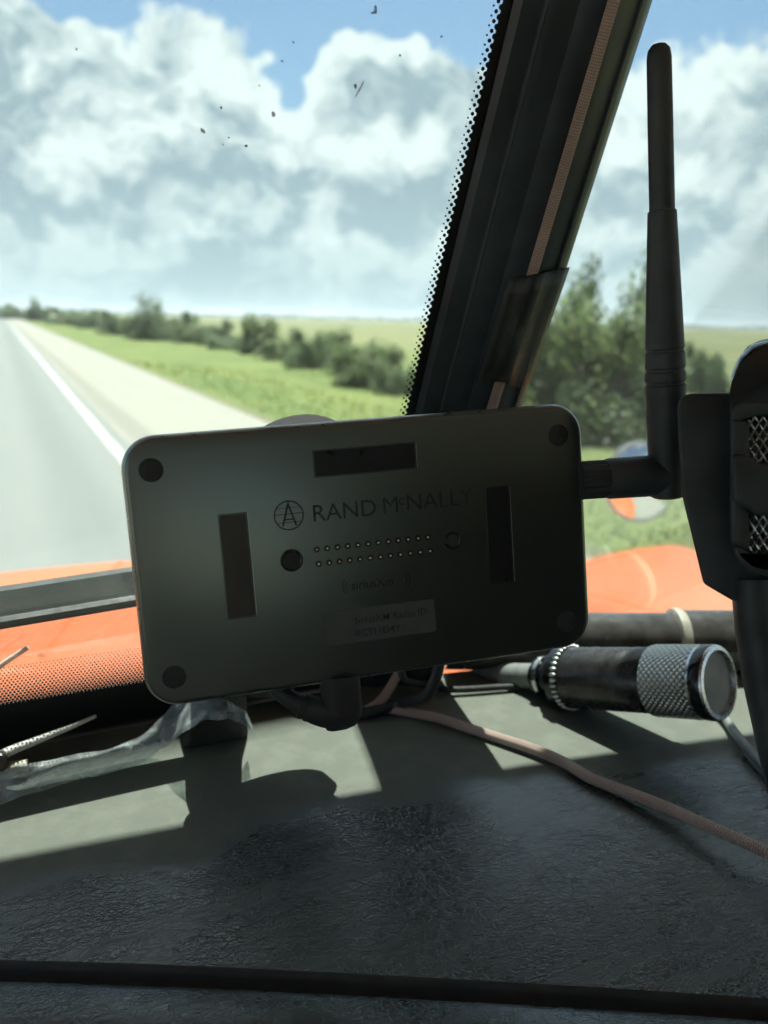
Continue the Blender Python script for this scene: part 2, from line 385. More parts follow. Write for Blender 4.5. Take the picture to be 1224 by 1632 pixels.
def f_ground(T, g, sp):
    n = T.noise(T.mapping(g, scale=(1, .35, 1)), .35, 8, .62); n2 = T.noise(g, .03, 5); n3 = T.noise(g, 2.2, 6, .65)
    c = T.mix(T.smooth(n, .3, .7), (.068, .102, .024), (.125, .143, .036))
    c = T.mix(T.smooth(n3, .45, .75, 0, .6), c, (.075, .110, .026))
    far = T.smooth(T.math('ADD', sp.outputs[0], T.math('MULTIPLY', n2, 30)), 30, 60)
    fld = T.mix(T.smooth(n2, .35, .65), (.105, .115, .045), (.145, .140, .062))
    c = T.mix(T.math('MULTIPLY', far, .8), c, fld)
    edge = T.smooth(T.math('ADD', sp.outputs[0], T.math('MULTIPLY', n, .8)), 5.45, 6.1, 1, 0)
    return T.mix(T.math('MULTIPLY', edge, .75), c, (.13, .11, .085))
ground_mat('road', f_road, .8); ground_mat('shoulder', f_shoulder); ground_mat('ground', f_ground)
def leaf_mat(name, a, c_):
    M, T, b, oc = mat(name, a, .55)
    r = T.noise(oc, .9, 3); oi = T.new('ShaderNodeObjectInfo').outputs['Random']
    rn = T.new('ShaderNodeNewGeometry').outputs['Random Per Island']
    T.put(b.inputs['Base Color'], T.mix(T.math('ADD', T.math('MULTIPLY', r, .5), T.math('MULTIPLY_ADD', rn, .4, T.math('MULTIPLY', oi, .2)), clamp=True), a, c_))
    b.inputs['Specular IOR Level'].default_value = .3
    tl = T.new('ShaderNodeBsdfTranslucent'); tl.inputs[0].default_value = (c_[0] * 1.2, c_[1] * 1.3, c_[2], 1)
    mx = T.new('ShaderNodeMixShader'); mx.inputs[0].default_value = .5; ou = T.n['Material Output']
    T.l.new(b.outputs[0], mx.inputs[1]); T.l.new(tl.outputs[0], mx.inputs[2]); T.l.new(mx.outputs[0], ou.inputs[0])
leaf_mat('leaf', (.092, .125, .068), (.145, .18, .11)); leaf_mat('leaf_dark', (.052, .080, .044), (.09, .12, .07)); leaf_mat('leaf_pale', (.09, .12, .06), (.15, .18, .10))
leaf_mat('grass', (.078, .112, .027), (.13, .15, .042)); leaf_mat('far_leaf', (.03, .055, .03), (.06, .09, .05))

# ------------------------------------------------------------------ the setting
g = MB()
xs = [-4000, -900, -200, -60, -25, -15.5, -13, -11.5, 5.0, 5.5, 6.5, 8, 10, 13, 17, 24, 40, 80, 200, 700, 4000]
def gz(x):
    a = x - 5.05 if x > 0 else -11.6 - x
    if a < 0: return -.05
    return -.02 - .42 * min(1, a / 6) ** 1.2 + .1 * min(1, max(0, a - 8) / 12)
ys = [-600, -100, -30, 0, 10, 20, 35, 60, 100, 200, 500, 1200, 3000, 7000]
g.grid(len(xs) - 1, len(ys) - 1, lambda u, v: (xs[round(u * (len(xs) - 1))], ys[round(v * (len(ys) - 1))], gz(xs[round(u * (len(xs) - 1))])))
tag(g.build('ground', 'ground', smooth=60), 'green and tan grass plain reaching the horizon', 'ground', kind='structure')
def strip(name, x0, x1, z, mt, label):
    q = MB(); q.grid(4, 40, lambda u, v: (x0 + (x1 - x0) * u, -500 + 6000 * v ** 3 if v else -500, z)); o = q.build(name, mt, smooth=0)
    return tag(o, label, name.replace('_', ' '), kind='structure')
strip('road', -5.6, 1.9, .004, 'road', 'pale grey highway lanes on the left')
strip('shoulder', 1.9, 5.05, .008, 'shoulder', 'pale concrete shoulder right of the white line')
strip('far_shoulder', -11.6, -5.6, .004, 'shoulder', 'far side shoulder of the highway')
strip('edge_line', 1.52, 1.70, .013, 'line_paint', 'white painted edge line along the highway')
# grass tufts on the verge
g = MB(); rr = random.Random(3)
for k in range(9000):
    d = 9 + 34 * rr.random() ** 1.3; a = radians(rr.uniform(2, 48)); x, y = d * sin(a) + rr.uniform(-1, 1), d * cos(a)
    if x < 5.3 + rr.random() * .4: continue
    z = gz(x); hgt = rr.uniform(.03, .08) * (1 + d * .012); wd = rr.uniform(.015, .035) * (1 + d * .03); t = rr.uniform(0, pi); lx, ly = rr.uniform(-.1, .1), rr.uniform(-.1, .1)
    g.add([(x - wd * cos(t), y - wd * sin(t), z - .02), (x + wd * cos(t), y + wd * sin(t), z - .02), (x + lx, y + ly, z + hgt)], [(0, 1, 2)])
tag(g.build('verge_grass', 'grass', recalc=False, smooth=0), 'rough green grass growing on the verge beside the shoulder', 'grass', kind='stuff')

# trees and bushes: a few crown shapes, each tree its own objects
def crown_mesh(name, seed, leaves, shape, mt, lsize):
    r = random.Random(seed); q = MB(); clumps = []
    for k in range(30):
        while True:
            p = V((r.uniform(-1, 1), r.uniform(-1, 1), r.uniform(0, 1)))
            lim = shape(p.z)
            if hypot(p.x, p.y) < lim and hypot(p.x, p.y) > lim * .25 * r.random(): break
        clumps.append((p, r.uniform(.18, .36)))
    for k in range(leaves):
        c, cr = r.choice(clumps)
        dv = V((r.gauss(0, 1), r.gauss(0, 1), r.gauss(0, .8))).normalized() * cr * r.random() ** .45
        p = c + dv
        if p.z < .02: p.z = r.uniform(.02, .15)
        n = (dv.normalized() * .8 + V((r.gauss(0, .6), r.gauss(0, .6), r.gauss(.5, .6)))).normalized(); a = n.orthogonal().normalized(); bb = n.cross(a); s = 1.25 * lsize * r.uniform(.6, 1.4)
        q.add([p - a * s, p + bb * s * .5, p + a * s, p - bb * s * .5], [(0, 1, 2, 3)])
    me = bpy.data.meshes.new(name); me.from_pydata(q.v, [], q.f); me.materials.append(MAT[mt]); return me
bushy = lambda z: .95 * sqrt(max(0, 1 - (z * 1.0 - .35) ** 2 / .5)) * (.82 if z < .1 else 1)
conic = lambda z: .85 * (1 - z) ** .75 + .06
tall = lambda z: .85 * (1 - abs(z - .4) ** 1.6) * (1 - .3 * z)
CR = {'bush': crown_mesh('crown_bush', 1, 5200, bushy, 'leaf', .036), 'bush2': crown_mesh('crown_bush', 5, 5200, bushy, 'leaf_pale', .038),
      'cone': crown_mesh('crown_cone', 2, 5200, conic, 'leaf_dark', .034), 'tall': crown_mesh('crown_tall', 3, 6000, tall, 'leaf', .036)}
tk = MB()
tk.tube([(0, 0, -.15), (.02, .01, .25), (-.02, .02, .5), (0, 0, .72)], [.06, .048, .034, .014], 7)
for a in range(5):
    an = a * 1.3; z0 = .18 + .1 * a
    tk.tube([(0, 0, z0), (cos(an) * .22, sin(an) * .22, z0 + .14), (cos(an) * .42, sin(an) * .42, z0 + .22)], [.028, .018, .007], 5)
tmesh = bpy.data.meshes.new('trunk'); tmesh.from_pydata(tk.v, [], tk.f); tmesh.materials.append(MAT['bark']); tmesh.shade_smooth()
def tree(name, kind, px, dist, hgt, wid, label, cat='bush', group=None, rz=None):
    k = ray(px, 600); k = V((k.x, k.y, 0)).normalized(); p = EYE + k * dist; p.z = gz(p.x) - .03
    e = empty(name, p, label, cat, group)
    for nm, me, sc in (('trunk', tmesh, (wid * .5, wid * .5, hgt)), ('crown', CR[kind], (wid / 2, wid / 2, hgt))):
        o = bpy.data.objects.new(nm, me); COL.objects.link(o); o.parent = e; o.scale = sc; o.rotation_euler.z = px * .7 if rz is None else rz
GB = 'bushes along the verge'
tree('tall_tree', 'cone', 922, 24.5, 4.0, 2.9, 'dark pointed tree just right of the centre post', 'tree')
tree('tall_tree', 'tall', 1003, 24, 4.0, 3.3, 'tall leafy tree directly behind the upright antenna', 'tree')
tree('large_bush', 'bush2', 935, 21, 3.0, 3.9, 'big pale green bush in front of the two tall trees', 'bush', GB)
tree('large_bush', 'bush', 868, 22, 2.5, 2.4, 'green bush half hidden by the right side of the centre post', 'bush', GB)
tree('low_bush', 'bush', 1000, 20, 2.1, 3.2, 'low dark bush at the foot of the tall tree behind the antenna', 'bush', GB)
tree('round_bush', 'bush', 1122, 36, 2.0, 2.1, 'small round bush between the antenna and the black fan housing', 'bush', GB)
tree('low_bush', 'bush2', 590, 34, 1.7, 3.4, 'pale low bush left of the centre post, nearest of the row', 'bush', GB)
tree('low_bush', 'bush', 628, 31, 1.3, 1.8, 'small bush against the dotted edge of the centre post', 'bush', GB)
tree('green_bush', 'bush', 495, 46, 2.1, 3.2, 'dark bush above the middle of the dock top edge', 'bush', GB)
tree('green_bush', 'bush2', 535, 50, 1.9, 3.0, 'pale bush between the dark bush and the low bush', 'bush', GB)
tree('green_bush', 'bush2', 412, 62, 2.5, 3.8, 'grey green bush right of the tallest clump by the road', 'bush', GB)
tree('green_bush', 'bush', 345, 78, 2.3, 3.6, 'middle sized bush just right of the tallest clump', 'bush', GB)
tree('tall_bush', 'tall', 238, 92, 4.2, 5.6, 'tallest clump of foliage in the row by the road', 'tree', GB)
tree('green_bush', 'bush', 282, 90, 3.0, 5.0, 'dark bush overlapping the right side of the tallest clump', 'bush', GB)
tree('green_bush', 'bush', 198, 110, 3.0, 5.8, 'dark bush left of the tallest clump', 'bush', GB)
tree('distant_bush', 'bush', 160, 150, 3.2, 8, 'distant bush left of the roadside row', 'bush', GB)
tree('distant_bush', 'bush', 118, 190, 3.6, 11, 'distant low bush between the row and the road end', 'bush', GB)
tree('distant_tree', 'tall', 66, 230, 5.2, 7, 'small distant tree standing over the road end', 'tree', GB)
tree('distant_bush', 'bush', 35, 250, 4, 13, 'farthest bush beside the vanishing road', 'bush', GB)
for px, d, h_, w_, k_, wh in ((452, 54, 1.2, 3.4, 'bush2', 'between the grey green bush and the dark bush above the dock'), (372, 70, 1.5, 4.2, 'bush', 'left of the grey green bush'), (312, 84, 1.7, 4.6, 'bush2', 'right of the tallest clump'),
                              (560, 41, 1.1, 2.8, 'bush2', 'nearest the centre post'), (258, 98, 2.0, 5.5, 'bush', 'at the foot of the tallest clump'), (140, 170, 2.4, 9, 'bush2', 'farthest along the row')):
    tree('low_scrub', k_, px, d, h_, w_, 'low scrub clump ' + wh, 'scrub', 'low scrub in the roadside row')
# far wood on the horizon
q = MB(); rr = random.Random(9)
for k in range(9000):
    a = radians(rr.uniform(-55, 85)); d = rr.uniform(1500, 2300)
    hmax = 7 + 9 * noise.noise(V((a * 7, 3, 0))) + 5 * noise.noise(V((a * 31, 8, 0)))
    if hmax < 2: hmax = 2
    z = rr.uniform(0, hmax); s = rr.uniform(2, 4.5); p = V((d * sin(a), d * cos(a), z - .3)); e1 = V((cos(a), -sin(a), 0)); t = rr.uniform(-.5, .5)
    n = V((rr.gauss(0, 1), rr.gauss(0, 1), rr.gauss(.5, 1))).normalized(); a1 = n.orthogonal().normalized(); b1 = n.cross(a1)
    q.add([p - a1 * s, p + b1 * s * .7, p + a1 * s, p - b1 * s * .7], [(0, 1, 2, 3)])
tag(q.build('far_wood', 'far_leaf', recalc=False, smooth=0), 'low dark line of far woods along the horizon', 'woods', kind='stuff')

# ------------------------------------------------------------------ the truck
ZD = -.24                                             # dashboard level below the eye
POSTX = .227
def rel(x, y, z): return EYE + V((x, y, z))
def paneL(x, z, off=0): return rel(x, .484 + .05 * x - .453 * (z + .24) + off, z)
def paneR(x, z, off=0): return rel(x, .4954 - .10 * (x - POSTX) - .453 * (z + .24) + off, z)
truck = empty('truck', (POSTX, 0, 0), 'orange truck seen from inside the cab: dark dashboard, centre post, windshield and hood', 'truck')
ZT = .30
# windshield panes
def pane(fn, x0, x1, name):
    q = MB(); nrm = V((0, 1, .453)).normalized() * .0055
    c = [fn(x0, ZD - .03), fn(x1, ZD - .03), fn(x1, ZT), fn(x0, ZT)]
    q.prism(c, nrm); return q.build(name, 'glass', truck, smooth=0)
wl = pane(paneL, -.78, POSTX - .012, 'windshield'); wr = pane(paneR, POSTX + .012, 1.24, 'windshield')
# ceramic band and its dots, printed on the inside of the glass
nin = V((0, -1, -.453)).normalized()
def onglass(x, z, lift): return paneL(x, z) + nin * lift
q = MB()
q.prism([onglass(-.78, ZD - .03, .0002), onglass(POSTX - .01, ZD - .03, .0002), onglass(POSTX - .01, -.206, .0002), onglass(-.78, -.206, .0002)], nin * .0006)
q.prism([onglass(.1935, -.206, .0002), onglass(POSTX - .01, -.206, .0002), onglass(POSTX - .01, ZT, .0002), onglass(.1935, ZT, .0002)], nin * .0006)
fb = q.build('black_border', 'frit', wl, smooth=0)
q = MB()
def dot(x, z, r):
    ex = V((1, .05, 0)).normalized(); ey = ex.cross(nin).normalized(); c = onglass(x, z, .0002); n = 8
    q.prism([c + (ex * cos(2 * pi * i / n) + ey * sin(2 * pi * i / n)) * r for i in range(n)], nin * .0005)
for k in range(150):                                  # along the post: a dense row, then a small one
    z = -.206 + k * .0032
    if z > ZT: break
    dot(.1934, z, .00115); dot(.19145, z + .0016, .0008); dot(.1897, z, .0004)
for row in range(15):                                  # along the bottom, growing smaller upwards
    z = -.2055 + row * .00175; r = .00096 - row * .000050
    for i in range(-80, 96):
        dot(i * .0020 + (row % 2) * .0010, z, r)
fd = q.build('border_dots', 'frit', wl, smooth=0, recalc=False); tag(fd, kind='stuff')
# bug specks
rr = random.Random(21)
def splat(px, py, rx, ry, rot, mt='bug'):
    k = ray(px, py); a_, b_, c_ = .484, .05, .453
    p = EYE + k * ((a_ - c_ * .24) / (k.y - b_ * k.x + c_ * k.z)) + nin * .0003
    ex = V((1, .05, 0)).normalized(); ey = nin.cross(ex); s = .39 / FPX
    pts = []
    for i in range(9):
        t = 2 * pi * i / 9; f = rr.uniform(.75, 1.1) * .8; u, v = rx * cos(t) * f, ry * sin(t) * f
        pts.append(p + (ex * (u * cos(rot) - v * sin(rot)) + ey * (u * sin(rot) + v * cos(rot))) * s)
    m_ = MB(); m_.prism(pts, nin * .0002); m_.build('bug_speck', mt, wl, smooth=0)
for a in [(598, 15, 3, 7, .3), (594, 20, 5, 2, .2), (435, 182, 3.5, 5, .4), (323, 208, 3, 6, .9), (392, 232, 4, 2, .2), (352, 171, 2, 2.5, 0), (449, 97, 2.5, 1.5, 0), (467, 67, 2, 1.5, 0),
          (122, 78, 2, 2, 0), (637, 88, 2, 2, 0), (703, 58, 2.5, 2, 0), (364, 219, 2, 1.2, .2), (355, 230, 1.2, 1.6, .2), (413, 136, 1.2, 1.5, 0), (566, 137, 3, 4.5, .3)]: splat(*a)
splat(573, 141, 2.6, 15, -.35, 'bug_pale')
# centre post: one rib profile swept up the V of the two panes
def post_pt(s, d, z): return rel(.198 + (.2635 - .198) * s, .4954 - .453 * (z + .24) - d, z)
prof = [(0, -.002), (0, .003), (.04, .0058), (.10, .0072), (.17, .0078), (.20, .0092), (.25, .0104), (.33, .0112), (.39, .0114), (.42, .0128), (.48, .0142), (.56, .0148),
        (.64, .0146), (.72, .0138), (.78, .0124), (.81, .0124), (.84, .0126), (.88, .0116), (.94, .0086), (1.0, .0035), (1.0, -.004)]
q = MB(); q.loft([[post_pt(s, d, z) for s, d in prof] for z in [ZD - .03, -.15, -.05, .05, .15, ZT + .02]])
post = q.build('centre_post', 'trim', truck, smooth=25)
for (s, d, r) in ((.19, .0086, .0008), (.83, .0126, .0008)):
    m_ = MB(); m_.tube([post_pt(s, d, z) for z in (ZD, -.1, .1, ZT)], r, 8); m_.build('seam_bead', 'trim', post, smooth=60)
# outer cap of the post
q = MB(); q.prism([rel(POSTX - .016, .505, ZD), rel(POSTX + .016, .505, ZD), rel(POSTX + .016, .505 - .453 * .54, ZT), rel(POSTX - .016, .505 - .453 * .54, ZT)], (0, .008, .004)); q.build('post_cap', 'rubber', truck, smooth=0)
# dashboard
FE = [(-1.15, .20), (-.6, .34), (-.3, .385), (-.13, .375), (-.017, .328), (.123, .262), (.256, .195), (.42, .105), (.62, .01), (.9, -.04), (1.45, -.06)]
FEs = smoothpath([(x, y, 0) for x, y in FE], 12)
def rearY(x): return (.484 + .05 * x if x < POSTX else .4954 - .10 * (x - POSTX)) - .002
NU = len(FEs) - 1; NVd = 34; DROP = .014
def dash_pt(u, v):
    f = FEs[round(u * NU)]; y = f.y + (rearY(f.x) - f.y) * v ** 1.15
    z = ZD - DROP * max(0, 1 - (y - f.y) / .17) ** 2 + .0016 * noise.noise(V((f.x * 6, y * 6, 0)))
    return rel(f.x, y, z)
nrmF = []
for i, f in enumerate(FEs):
    t = (FEs[min(i + 1, NU)] - FEs[max(i - 1, 0)]).normalized(); nrmF.append(V((t.y, -t.x, 0)))   # away from the glass, towards the seats
dash = empty('dashboard', (POSTX, .3, EYE.z + ZD), None, None); dash.parent = truck; dash.location = WL[dash] - WL[truck]
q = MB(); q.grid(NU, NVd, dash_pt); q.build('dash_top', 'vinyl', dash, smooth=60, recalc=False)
def sweep(name, pr, mt):
    m_ = MB(); m_.grid(NU, len(pr) - 1, lambda u, v: rel(FEs[round(u * NU)].x, FEs[round(u * NU)].y, ZD - DROP + pr[round(v * (len(pr) - 1))][1] + .0016 * noise.noise(V((FEs[round(u * NU)].x * 6, FEs[round(u * NU)].y * 6, 0)))) + nrmF[round(u * NU)] * pr[round(v * (len(pr) - 1))][0])
    return m_.build(name, mt, dash, smooth=60, recalc=False)
sweep('seam_groove', [(0, 0), (.0015, -.0008), (.0026, -.0028), (.0032, -.006), (.0055, -.0075), (.0078, -.006)], 'rubber')
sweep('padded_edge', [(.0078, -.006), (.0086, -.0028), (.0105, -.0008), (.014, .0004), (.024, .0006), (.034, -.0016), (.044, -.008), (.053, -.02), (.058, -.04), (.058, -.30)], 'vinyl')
# hood, fenders, cowl
def hood_z(x, y):
    a = abs(x - POSTX); t = y - .55
    z = -.37 - .085 * t - .03 * t * t
    z -= .10 * min(1, a / .9) ** 3
    fz = -.505 - .05 * (y - 1.1) ** 2
    wgt = 1 / (1 + exp(-(a - .95) / .045))
    z = z * (1 - wgt) + fz * wgt
    if a > 1.22: z -= 1.0 * (a - 1.22) ** 1.5
    e = 1.93 - .40 * min(1, max(0, a - .7) / .3)
    if y > e: z -= 1.1 * (y - e) ** 1.4
    return z
q = MB(); q.grid(72, 48, lambda u, v: rel(POSTX + (u - .5) * 2.64, .535 + 2.0 * v, hood_z(POSTX + (u - .5) * 2.64, .535 + 2.0 * v))); q.build('hood', 'orange_paint', truck, smooth=60)
q = MB()
q.grid(40, 2, lambda u, v: rel(-1.0 + 2.45 * u, .50 + .045 * v, -.30 - .05 * v)); q.build('cowl', 'rubber', truck, smooth=60)
for xa, ya, xb, yb in ((.02, 1.10, .21, 1.90), (POSTX + .86, .62, POSTX + .80, 1.60)):
    m_ = MB(); m_.tube([rel(xa + (xb - xa) * i / 14, ya + (yb - ya) * i / 14, hood_z(xa + (xb - xa) * i / 14, ya + (yb - ya) * i / 14) - .001) for i in range(15)], .0045, 8); m_.build('hood_crease', 'orange_paint', truck, smooth=60)
q = MB(); q.tube([A0_ for A0_ in (paneL(-.52, -.20, .03), paneL(-.55, -.26, .05), rel(-.56, .56, -.34))], .012, 10); q.build('wiper_pivot', 'wiper_black', truck)
# wiper outside the left pane
wz = MB(); wb = empty('wiper', paneL(0, -.16), None, None); wb.parent = truck; wb.location = WL[wb] - WL[truck]
nout = -nin
def wp(px, py, lift):
    k = ray(px, py); t = (.484 - .453 * .24) / (k.y - .05 * k.x + .453 * k.z); return EYE + k * t + nout * lift
A0, A1 = wp(-420, 1062, .014), wp(330, 938, .014)
A0 = A1 + (A0 - A1) * 2.3
q = MB(); dv = (A1 - A0).normalized(); up_ = dv.cross(nout).normalized(); up_ = up_ if up_.z > 0 else -up_
q.loft([[A0 + t * (A1 - A0) + up_ * a + nout * b for a, b in ((-.0125, .002), (-.0125, .008), (-.001, .010), (.0065, .006), (.0075, .001), (.004, -.002))] for t in (0, .3, .6, 1)]); q.build('wiper_arm', 'wiper_black', wb, smooth=30)
q = MB(); q.loft([[A0 + t * (A1 - A0) + up_ * (a - .004) + nout * b for a, b in ((-.0025, -.012), (.0025, -.012), (.002, -.002), (-.002, -.002))] for t in (0, .5, 1)]); q.build('wiper_blade', 'rubber', wb, smooth=30)
# roof, outer sun visor, doors, back wall, floor
q = MB(); q.box(rel(POSTX, -.52, ZT + .05), (2.06, 1.52, .02)); q.build('headliner', 'headliner', truck, smooth=0)
q = MB(); q.box(rel(POSTX, -.52, ZT + .09), (2.12, 1.6, .03)); q.build('roof', 'orange_paint', truck, smooth=0, bevel=.01)
def visY(x): return .597 - .11 * (x - .1)
q = MB(); q.prism([rel(-.78, .22, .335), rel(1.24, .22, .335), rel(1.24, visY(1.24), .335), rel(-.78, visY(-.78), .335)], (0, 0, .008)); q.build('sun_visor', 'visor_smoke', truck, smooth=0)
for sx in (-1, 1):
    xo = POSTX + sx * 1.03
    dr = MB(); dr.box(rel(xo - sx * .02, -.40, -.80), (.03, 1.5, 1.0)); dd = dr.build('door', 'cab_lining', truck, smooth=0)
    m_ = MB(); m_.box(rel(xo + sx * .012, -.40, -.80), (.02, 1.55, 1.0)); m_.build('outer_skin', 'orange_paint', dd, smooth=0)
    m_ = MB(); m_.box(rel(xo, -.95, .03), (.05, .45, .66)); m_.build('rear_frame', 'orange_paint', dd, smooth=0)
    m_ = MB(); m_.tube([rel(xo, .40, -.30), rel(xo, .13, ZT + .06)], .035, 8); m_.build('side_pillar', 'trim', truck)
q = MB()                                              # unseen back wall, its left opening added to brighten the dock face
for x0, x1, z0, z1 in ((-.80, -.79, -1.25, .35), (-.17, 1.26, -1.25, .35), (-.79, -.17, -1.25, -.38), (-.79, -.17, .24, .35)):
    q.box(rel((x0 + x1) / 2, -1.22, (z0 + z1) / 2), (x1 - x0, .04, z1 - z0))
q.build('back_wall', 'cab_lining', truck, smooth=0)
q = MB(); q.box(rel(-.48, -1.22, -.07), (.64, .005, .64)); q.build('added_rear_window', 'glass', truck, smooth=0)  # added out of view: bright reflection on the dock's left, fill from behind
q = MB(); q.grid(60, 2, lambda u, v: rel(.10 + 1.12 * u, -1.14 + .018 * sin(u * 60), -1.2 + 1.5 * v)); q.build('added_dark_sheet', 'dark_sheet', truck)  # unseen dark sheet, added so the dock's right side reflects dark
q = MB(); q.box(rel(-.42, -.62, -.72), (.52, .14, .56), Matrix.Rotation(radians(-10), 3, 'X')); q.box(rel(-.42, -.40, -.88), (.52, .5, .16)); q.build('added_pale_seat', 'seat_cloth', truck, bevel=.03, seg=3)  # unseen seat, added pale to lighten what the dock reflects
q = MB(); q.box(rel(POSTX, -.5, -1.3), (2.06, 1.5, .04)); q.build('cab_floor', 'cab_lining', truck, smooth=0)
# fender mirror
mc = at(1023, 768, 2.25); mr = empty('fender_mirror', mc, None, None); mr.parent = truck; mr.location = WL[mr] - WL[truck]
ax = (V((.34, -1, -.04)).normalized() + (EYE - mc).normalized()).normalized(); RM = .109
q = MB(); q.lathe(mc, ax, [(-.055, .01), (-.05, .04), (-.03, .075), (-.008, RM), (.001, RM), (.003, RM - .004), (.001, RM - .007)]); q.build('mirror_shell', 'dull_silver', mr, smooth=50)
q = MB(); q.lathe(mc, ax, [(.0005, RM - .006)] + [(.016 * (1 - (i / 10) ** 2), (RM - .006) * i / 10) for i in range(10, -1, -1)], 48); q.build('mirror_glass', 'mirror_silver', mr, smooth=60)
q = MB(); q.tube(smoothpath([mc - ax * .04, mc - ax * .07 - RT * .05, mc - ax * .05 - RT * .20 - V((0, 0, .03)), mc - RT * .25 - V((0, 0, .26))]), .012, 10); q.build('mirror_stalk', 'black_gloss', mr)

# ------------------------------------------------------------------ magnetic dock
DC = rel(.1334, .3073, -.0918)
EX = V((.9835, -.1669, .0692)).normalized(); EY = V((-.0488, .1234, .9912)); EY = (EY - EX * EY.dot(EX)).normalized(); EZ = EX.cross(EY)
def dk(x, y, z=0): return DC + EX * (x * .001) + EY * (y * .001) + EZ * (z * .001)    # millimetres on the dock's face
dock = empty('magnetic_dock', dk(0, -53, -6), 'dark grey rectangular magnetic tablet dock facing the camera, with antenna on its right', 'tablet dock')
q = MB(); RW, RH = 190.0, 106.6
rings = []
for z, ins in ((-11, 5), (-10.6, 3), (-9.5, 1.2), (-7.5, .3), (-4, 0), (-2.6, .15), (-1.2, .7), (-.4, 1.5), (0, 2.6)):
    rings.append([dk(x, y, z) for x, y in rrect(RW - 2 * ins, RH - 2 * ins, 13 - ins * .8, 8)])
q.loft(rings); q.build('shell', 'dock_shell', dock, smooth=35)
q = MB(); n_ = len(rrect(1, 1, .1, 8))
q.loft([[dk(x, y, z) for x, y in rrect(RW - 2 * i, RH - 2 * i, 13 - i * .8, 8)] for z, i in ((-3.4, -.02), (-2.4, .10), (-1.15, .66), (-.45, 1.34))], False, False); q.build('edge_highlight', 'highlight_metal', dock, smooth=60)  # lighter ring puts the light caught by the shell edge into the colour
def plate(name, x, y, w_, h_, r, z0, z1, mt, parent, n=4):
    m_ = MB(); m_.loft([[dk(x + a, y + b, z) for a, b in rrect(w_ - i, h_ - i, max(.05, r - i / 2), n)] for z, i in ((z0, 0), (z1 - .1, 0), (z1, .25))]); return m_.build(name, mt, parent, smooth=35)
def frame(name, x, y, w_, h_, t, z, mt, parent):
    m_ = MB()
    for a, b, c, d in ((0, h_ / 2, w_ + t, t), (0, -h_ / 2, w_ + t, t), (w_ / 2, 0, t, h_ - t), (-w_ / 2, 0, t, h_ - t)):
        m_.prism([dk(x + a + i * c / 2, y + b + j * d / 2, -.1) for i, j in ((-1, -1), (1, -1), (1, 1), (-1, 1))], EZ * (z + .1) * .001)
    return m_.build(name, mt, parent, smooth=0)
for (x, y, w_, h_) in ((-55.3, -.2, 10.3, 41), (-.8, 37, 41.5, 10), (54.4, .2, 10.3, 40.6)):
    pl = plate('magnet_strip', x, y, w_, h_, .6, -.5, .12, 'magnet_plate' if x < -20 else 'magnet_dark', dock)
    frame('strip_gap', x, y, w_ + .6, h_ + .6, .35, .06, 'dark_ink', pl)
    m_ = MB(); m_.prism([dk(x + w_ / 2 + .55 + i, y + j * h_ / 2, 0) for i, j in ((0, -1), (.28, -1), (.28, 1), (0, 1))], EZ * .00022); m_.build('strip_edge', 'dull_silver', pl, smooth=0)
for x, y in ((-84.0, 40.2), (-83.6, -41.2), (83.4, 40.2), (83.6, -41)):
    m_ = MB(); m_.lathe(dk(x, y, -.5), EZ, [(0, .0046), (.0006, .0046), (.00075, .0042)], 32); m_.build('rubber_foot', 'foot_rubber', dock, smooth=40)
for i, (x, y, r) in enumerate(((-33.8, -.4, 4.4), (33.7, .4, 3.6))):
    m_ = MB(); m_.lathe(dk(x, y, -.5), EZ, [(.0004, r * .00072), (.0006, r * .00075), (.00095, r * .0009), (.00085, r * .001), (.0004, r * .00106)], 36); h_ = m_.build('locating_socket', 'black_gloss', dock, smooth=50)
    m_ = MB(); m_.lathe(dk(x, y, -.5), EZ, [(0, r * .00074), (.00062, r * .00074)], 28); m_.build('socket_floor', 'foot_rubber', h_, smooth=40)
pinm = None
for row in range(2):
    for i in range(12):
        x, y = (-23.4 + i * 46.4 / 11, 2.9) if row == 0 else (-23.1 + i * 46.7 / 11, -3.0)
        if pinm is None:
            m_ = MB(); m_.lathe(dk(x, y, -.1), EZ, [(0, .00062), (.0007, .00060), (.0011, .00045), (.0013, .0001)], 12); pinm = m_.build('contact_pin', 'gold', dock, smooth=60); p0 = (x, y)
            m_ = MB(); m_.lathe(dk(x, y, -.1), EZ, [(0, .0013), (.0002, .0013), (.00022, .00055)], 16); well = m_.build('pin_well', 'dark_ink', pinm, smooth=40)
        else:
            off = EX * ((x - p0[0]) * .001) + EY * ((y - p0[1]) * .001); c = dup(pinm, dock, off); wc = well.copy(); COL.objects.link(wc); wc.parent = c
def letter(txt, x, y, size, parent, name='lettering', off=0, mt='dark_ink', z=.09):
    vs, fs = text_mesh(txt, size, offset=off); m_ = MB()
    m_.add([dk(x + v.x, y + v.y, z + v.z * 1000) for v in vs], fs); o = m_.build(name, mt, parent, smooth=0, recalc=False); return max(v.x for v in vs) + x if vs else x
xe = letter('RAND', -24.4, 14.2, 9.6, dock)
xe = letter('M', xe + 2.4, 14.4, 9.6, dock); xc = letter('c', xe + .3, 17.3, 6.2, dock); letter('.', xe + 1.2, 14.4, 6, dock); letter('NALLY', xc + .4, 14.7, 9.6, dock)
